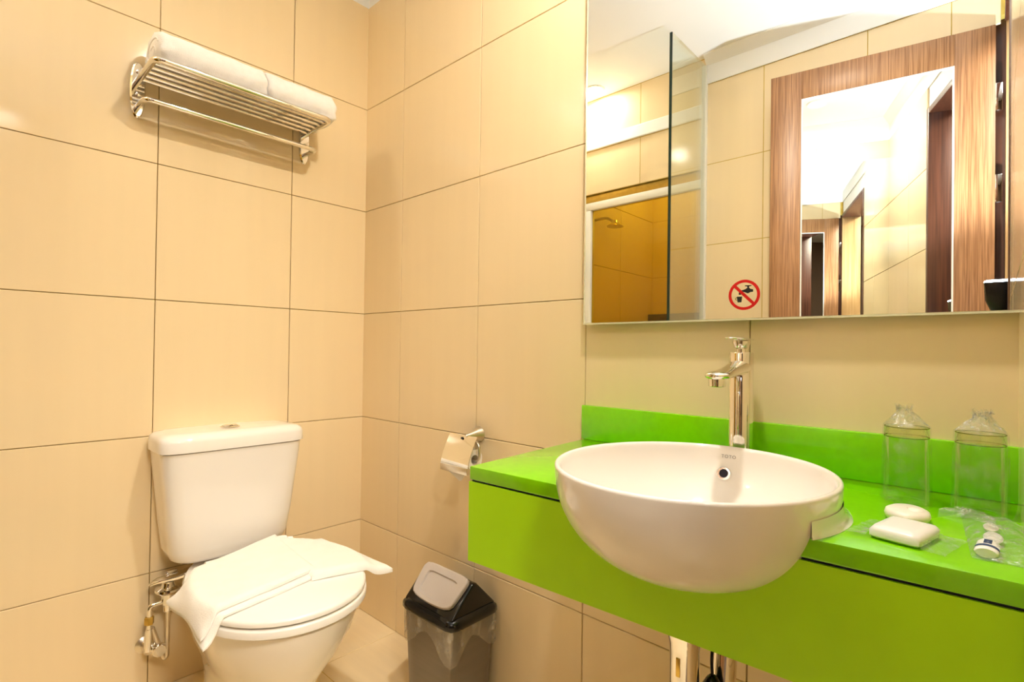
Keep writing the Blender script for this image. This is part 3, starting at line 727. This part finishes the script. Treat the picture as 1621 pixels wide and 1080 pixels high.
# ------------------------------------------------------------------ trap below the basin
tr = thing('bottle_trap', 'chrome drain trap hanging below the lime green panel', 'drain trap', (-.30, -1.455, .30))
obj('tailpiece', MB().lathe([(.016, .670), (.016, .60), (.031, .598), (.031, .575), (.025, .548), (.0235, .535), (.0225, .42), (.024, .415), (.024, .33), (.010, .325)], (-.30, -1.455, 0), 32, cap0=True, cap1=True), CHROME, tr)
obj('slot', MB().box((-.3245, -1.4585, .500), (-.3215, -1.4515, .530)), BRASS, tr, bevel=.001)
obj('outlet', MB().tube(arc_path([(-.30, -1.455, .42), (-.235, -1.490, .42), (-.225, -1.494, .575), (-.12, -1.49, .575), (-.001, -1.48, .575)], .03), .0205, 20), CHROME, tr)
obj('wall_flange', MB().lathe([(.034, -.0005), (.033, -.006), (.020, -.012)], (0, -1.48, .575), 28, axis='x', cap1=True), CHROME, tr)
pk = thing('drain_plug', 'black rubber drain plug dangling on a cord beside the trap', 'drain plug', (-.265, -1.500, .43))
obj('cord', MB().tube(arc_path([(-.262, -1.488, .60), (-.264, -1.489, .555), (-.268, -1.486, .52), (-.270, -1.489, .492)], .02), .0025, 8), BLACKP, pk)
obj('plug', MB().lathe([(.005, .494), (.009, .490), (.017, .476), (.021, .462), (.019, .445), (.011, .432)], (-.270, -1.489, 0), 14, cap0=True, cap1=True), BLACKP, pk)

# ------------------------------------------------------------------ wall mirror and sticker
MX = -.030
mi = thing('wall_mirror', 'large frameless wall mirror above the lime countertop', 'mirror', (0, -1.44, 1.081))
MY0, MY1, MZ0, MZ1 = -1.8555, -1.0615, 1.0815, 2.236
obj('glass', MB().box((MX+.0003, MY0, MZ0), (MX+.005, MY1, MZ1)), GEDGE, mi, smooth=None)
# silvered face with a narrow polished bevel around it
be = .004
f_ = MB().add([(MX, MY0+be, MZ0+be), (MX, MY1-be, MZ0+be), (MX, MY1-be, MZ1-be), (MX, MY0+be, MZ1-be), (MX+.0005, MY0+be, MZ0+be), (MX+.0005, MY1-be, MZ0+be), (MX+.0005, MY1-be, MZ1-be), (MX+.0005, MY0+be, MZ1-be)],
              [(0,1,2,3),(7,6,5,4),(0,4,5,1),(1,5,6,2),(2,6,7,3),(3,7,4,0)])
obj('silvered_face', f_, MIRROR, mi, smooth=None)
obj('backing', MB().box((MX+.0053, MY0+.01, MZ0+.012), (-.0015, MY1-.012, MZ1-.012)), STONE, mi, smooth=None)

SY, SZ, SR = -1.4512, 1.1325, .0305
st = thing('warning_sticker', 'round red prohibition sticker with tap and cup on the mirror', 'sticker', (MX, SY, SZ-SR))
def sp_(u, v, h): return (MX-.0001-h, SY-u*SR, SZ+v*SR)      # u to the right in the picture
m = MB(); k = 64
ro_, ri_ = 1.0, .815
m.loft([[sp_(r*math.cos(2*PI*i/k), r*math.sin(2*PI*i/k), h) for i in range(k)] for r, h in ((ri_, .0), (ro_, .0), (ro_, .0003), (ri_, .0003), (ri_, .0))], False, False)
obj('ring', m, RED, st, smooth=None)
c45 = math.cos(PI/4); hw = .095
bar = [(-.86*c45-hw*c45, .86*c45-hw*c45), (-.86*c45+hw*c45, .86*c45+hw*c45), (.86*c45+hw*c45, -.86*c45+hw*c45), (.86*c45-hw*c45, -.86*c45-hw*c45)]
obj('slash', MB().prism([sp_(u, v, .0004) for u, v in bar], (-.0002, 0, 0)), RED, st, smooth=None)
tap = [(.05, .62), (.46, .62), (.46, .56), (.31, .54), (.31, .44), (.42, .36), (.56, .33), (.56, .17), (.40, .16), (.24, .08), (.05, .17), (-.10, .20), (-.20, .12), (-.20, .02), (-.34, .02), (-.34, .18), (-.24, .30), (-.05, .33), (.10, .38), (.20, .45), (.20, .54), (.05, .56)]
obj('tap_symbol', MB().prism([sp_(u, v, .0001) for u, v in tap], (-.0002, 0, 0)), BLK, st, smooth=None)
cup = [(-.46, -.10), (-.12, -.10), (-.17, -.48), (-.41, -.48)]
obj('cup_symbol', MB().prism([sp_(u, v, .0001) for u, v in cup], (-.0002, 0, 0)), BLK, st, smooth=None)
hn = [(-.44-.13*math.sin(PI*i/10), -.25+.13*math.cos(PI*i/10)) for i in range(11)]+[(-.44-.07*math.sin(PI*i/10), -.25+.08*math.cos(PI*i/10)) for i in range(10, -1, -1)]
obj('cup_handle', MB().prism([sp_(u, v, .0001) for u, v in hn], (-.0002, 0, 0)), mat('sticker_olive', (.30, .25, .08), rough=.5, var=.02), st, smooth=None)

# ------------------------------------------------------------------ things on the counter
def tumbler(x, y, r, h, label, seed):
    t = thing('drinking_glass', label, 'glass', (x, y, CZ), 'wrapped glasses on the counter')
    z = CZ+.0008; rt = r*.98
    pr_ = [(r-.0018, 0), (r-.0006, .0003), (r, .002), (rt, h-.002), (rt-.0015, h), (.001, h), (.001, h-.015), (rt-.004, h-.0155), (rt-.0025, h-.018), (r-.0022, .002), (r-.0018, 0)]
    obj('tumbler', MB().lathe(pr_, (x, y, z), 44), TUMBLER, t, smooth=40)
    obj('thick_base', MB().lathe([(.001, h-.0148), (rt-.0045, h-.0145), (rt-.0030, h-.010), (rt-.0030, h-.003), (rt-.005, h-.0006), (.001, h-.0006)], (x, y, z), 44), BASEG, t, smooth=40)
    for hh in (h-.0006, h-.0155):
        obj('base_ring', MB().tube([(x+(rt-.0006)*math.cos(2*PI*i/40), y+(rt-.0006)*math.sin(2*PI*i/40), z+hh) for i in range(41)], .0007, 6, False), RIMG, t)
    # crinkled film over the glass, twisted to a peak
    rnd = random.Random(seed); rings = []; k = 40
    wob = [rnd.uniform(-1, 1) for _ in range(k)]
    tip = (rnd.uniform(-.006, .006), rnd.uniform(-.006, .006))
    for rr, hh, j in ((r+.0035, .001, .6), (r+.0025, .02, .5), (r+.002, .06, .4), (r+.0015, h-.01, .3), (r+.001, h+.0012, .2)):
        rings.append([(x+(rr+.0011*j*wob[i])*math.cos(2*PI*i/k), y+(rr+.0011*j*wob[i])*math.sin(2*PI*i/k), z+hh) for i in range(k)])
    obj('film_wrap', MB().loft(rings, False, False), FILM, t, smooth=25)
    rings = []
    for rx, ry, hh, j in ((r, r, h+.0013, .15), (r*.74, r*.80, h+.007, 1.6), (r*.42, r*.55, h+.014, 2.2), (r*.16, r*.34, h+.021, 2.0), (r*.10, r*.30, h+.026, 2.6), (r*.12, r*.36, h+.031, 3.4)):
        f = max(0, (hh-h)/.03)
        rings.append([(x+tip[0]*f+rx*math.cos(2*PI*i/k)+.0011*j*rnd.uniform(-1, 1), y+tip[1]*f+ry*math.sin(2*PI*i/k)+.0011*j*rnd.uniform(-1, 1), z+hh+(.0014*j*rnd.uniform(-1, 1) if j > 1 else 0)) for i in range(k)])
    obj('film_twist', MB().loft(rings, False, False), FILM3, t, smooth=20)
tumbler(-.118, -1.7225, .0290, .1135, 'film-wrapped upside-down glass nearer the basin', 2)
tumbler(-.120, -1.8065, .0285, .1135, 'film-wrapped upside-down glass at the far right end', 5)
# crumpled end of the film lying by the right glass
def crumple(x, y, rx, ry, h, seed, n=14):
    rnd = random.Random(seed); m = MB(); vs = []; fs = []
    for i in range(n+1):
        for j in range(n+1):
            u, v = i/n*2-1, j/n*2-1
            e = max(0, 1-(u*u+v*v)/1.3)
            vs.append((x+u*rx, y+v*ry, CZ+.001+h*e*rnd.uniform(.25, 1)))
    for i in range(n):
        for j in range(n):
            a = i*(n+1)+j; fs.append((a, a+n+1, a+n+2, a+1))
    return m.add(vs, fs)
so = thing('round_soap', 'small round pleat-wrapped soap in front of the left glass', 'soap', (-.232, -1.735, CZ))
obj('cake', MB().lathe([(.018, .0006), (.0235, .003), (.0255, .008), (.0240, .013), (.019, .0158), (.001, .0165)], (-.232, -1.735, CZ), 40, 1.35, 1.0, cap0=True), SOAPM, so, smooth=50)
obj('pleat', MB().lathe([(.009, .0160), (.006, .0185), (.002, .019)], (-.236, -1.745, CZ), 14, cap0=True, cap1=True), SOAPM, so)
# flow-wrapped soap bar
sk = thing('soap_packet', 'white soap bar in a clear crinkled packet near the counter edge', 'soap packet', (-.32, -1.740, CZ))
def bar_pt(u, v, z): return Vector((-.322, -1.741, CZ))+Vector((-.010, -.048, 0)).normalized()*u+Vector((-.048, .010, 0)).normalized()*v+Vector((0, 0, z))
def bar_ring(hu, hv, z, n=40, p=12):
    out = []
    for i in range(n):
        a = 2*PI*i/n; s, c = math.sin(a), math.cos(a); den = (abs(s)**p+abs(c)**p)**(1/p); out.append(bar_pt(hu*c/den, hv*s/den, z))
    return out
obj('soap_bar', MB().loft([bar_ring(.024, .034, .0015), bar_ring(.0265, .037, .004), bar_ring(.0265, .037, .011), bar_ring(.023, .033, .0155), bar_ring(.015, .022, .0170)]), WHITEP, sk, smooth=50)
fm = MB(); rnd = random.Random(9); n = 22; vs = []; fs = []
for i in range(n+1):
    for j in range(9):
        u = (i/n*2-1)*.050; v = (j/8*2-1)*.040
        inside = max(0, 1-max(abs(u)/.030, abs(v)/.041)**4)
        vs.append(bar_pt(u, v, .0022+.0165*inside+rnd.uniform(0, .0022)*(1-inside)))
for lo_, hi_ in ((0, 5), (n-5, n)):
    fs = [(a, a+9, a+10, a+1) for i in range(lo_, hi_) for a in range(i*9, i*9+8)]
    keep = sorted({q for f in fs for q in f}); ix = {q: k for k, q in enumerate(keep)}
    obj('wrapper_end', MB().add([vs[q] for q in keep], [tuple(ix[q] for q in f) for f in fs]), FILM2, sk, smooth=25)
# clear amenity bag with toothpaste tube
kit = thing('dental_kit', 'clear bag with white toothpaste tube at the right counter end', 'dental kit', (-.25, -1.822, CZ))
bag = [(-.145, -1.786), (-.150, -1.838), (-.190, -1.8535), (-.345, -1.8535), (-.352, -1.803)]
m = MB(); cc = Vector((sum(p[0] for p in bag)/5, sum(p[1] for p in bag)/5, 0)); rnd = random.Random(12)
def dens(poly, k=8):
    out = []
    for i in range(len(poly)):
        a = Vector((*poly[i], 0)); b = Vector((*poly[(i+1) % len(poly)], 0))
        for j in range(k): out.append(a+(b-a)*j/k)
    return out
dn = dens(bag)
rings = [[(q.x, q.y, CZ+.0007) for q in dn]]
for f, z in ((1.0, .0022), (.86, .008), (.62, .0125), (.35, .013), (.12, .0125)):
    rings.append([(cc.x+(q.x-cc.x)*f, cc.y+(q.y-cc.y)*f, CZ+z+(rnd.uniform(-.0015, .0015) if f < 1 else 0)) for q in dn])
obj('bag', m.loft(rings, False, True), FILM2, kit, smooth=25)
a0, a1 = Vector((-.343, -1.8145, CZ)), Vector((-.190, -1.822, CZ))
d = (a1-a0).normalized(); sd = Vector((-d.y, d.x, 0))
def tube_ring(t, w, h, z):
    c = a0+d*t; return [c+sd*(w*math.cos(2*PI*k/20))+Vector((0, 0, z+h*math.sin(2*PI*k/20))) for k in range(20)]
tb = obj('toothpaste', MB().loft([tube_ring(.000, .0088, .0050, .0072), tube_ring(.002, .0105, .0058, .0075), tube_ring(.040, .0100, .0056, .0072), tube_ring(.050, .0075, .0050, .0068), tube_ring(.056, .0030, .003, .0066)]), WHITEP, kit, smooth=50)
obj('print', MB().loft([tube_ring(.0090, .0107, .0061, .0075), tube_ring(.0165, .0106, .0061, .0075)], False, False), NAVY, tb)
for q in range(4):
    obj('text_line', MB().box(a0+d*(.022+q*.0045)+Vector((-.0004, -.0035, .0128)), a0+d*(.022+q*.0045)+Vector((.0008, .0035, .0136))), NAVY, tb, smooth=None)
ob_ = a0+d*.075+Vector((0, .004, .008))
obj('brush_handle', MB().lathe([(.0, .0), (.011, .001), (.012, .003), (.010, .0045), (.002, .005)], (ob_.x, ob_.y-.006, CZ+.004), 24, 2.2, .75, cap1=True), WHITEP, kit)
obj('brush_head', MB().lathe([(.0, .0), (.009, .001), (.010, .003), (.008, .0045), (.002, .005)], (ob_.x+.050, ob_.y-.004, CZ+.004), 24, 2.0, .75, cap1=True), SOAPM, kit)
obj('crumpled_end', crumple(-.152, -1.793, .022, .030, .012, 4), FILM2, kit, smooth=20)

# ------------------------------------------------------------------ photographer's camera on its tripod (its flash shows in the mirror)
ph = thing('camera', 'black camera flash pointing up, reflected at the mirror\'s right end', 'camera', (-1.17, -1.862, 0.0))
fw = Vector((.7335, .6797, 0)); sd = Vector((fw.y, -fw.x, 0)); cb = Vector((-1.1192, -1.8193, 1.0139))
def cbox(f0, f1, s0, s1, z0, z1):
    b = MB().box((f0, s0, z0), (f1, s1, z1)); return MB().add([cb+fw*x+sd*y+Vector((0, 0, z)) for x, y, z in b.v], b.f)
obj('body', cbox(-.125, -.07, -.068, .068, -.045, .045), BLACKP, ph, bevel=.006)
obj('prism_housing', cbox(-.12, -.07, -.028, .028, .045, .068), BLACKP, ph, bevel=.006)
def ltube(ks): return MB().tube([cb+fw*a for a, r in ks], [r for a, r in ks], 28)
obj('lens', ltube([(-.07, .034), (-.03, .036), (-.012, .039)]), BLACKP, ph)
FC = Vector((-1.150, -1.833, 0))
def frng(hx, hy, z, c=FC): return rrect(c.x, c.y, hx, hy, z, 32, 6)
obj('flash_shoe', MB().tube([cb+fw*-.095+Vector((0, 0, .066)), cb+fw*-.070+Vector((0, 0, .100)), Vector((FC.x, FC.y, 1.150))], [.018, .020, .022], 16), BLACKP, ph)
obj('flash_head', MB().loft([frng(.016, .018, 1.146), frng(.018, .022, 1.162), frng(.024, .033, 1.190), frng(.026, .036, 1.232), frng(.026, .037, 1.245)]), BLACKP, ph, smooth=40)
obj('flash_window', MB().loft([frng(.025, .036, 1.2455), frng(.025, .036, 1.250), frng(.020, .030, 1.2525)]), emis('flash_glow', FLASH_COL, 12.0), ph)
fl_d = bpy.data.lights.new('flash_beam', 'SPOT'); fl_d.energy = FLASH; fl_d.color = FLASH_COL; fl_d.spot_size = math.radians(130); fl_d.spot_blend = 1.0; fl_d.shadow_soft_size = 0.025
fl_o = bpy.data.objects.new('flash_beam', fl_d); COL.objects.link(fl_o); fl_o.parent = ph
fl_o.location = Vector((FC.x, FC.y, 1.285))-LOC[ph.name]; fl_o.rotation_euler = (math.radians(180-6), math.radians(0), 0)
hubp = cb+fw*-.095+Vector((0, 0, -.09))
obj('tripod_head', MB().tube([cb+fw*-.095+Vector((0, 0, -.046)), hubp+Vector((0, 0, -.05))], [.022, .026], 16), BLACKP, ph)
for k in range(3):
    a = math.radians(100+120*k)
    obj('tripod_leg', MB().tube([hubp+Vector((.02*math.cos(a), .02*math.sin(a), -.04)), Vector((hubp.x+.24*math.cos(a), hubp.y+.24*math.sin(a), .012))], [.013, .009], 10), BLACKP, ph)
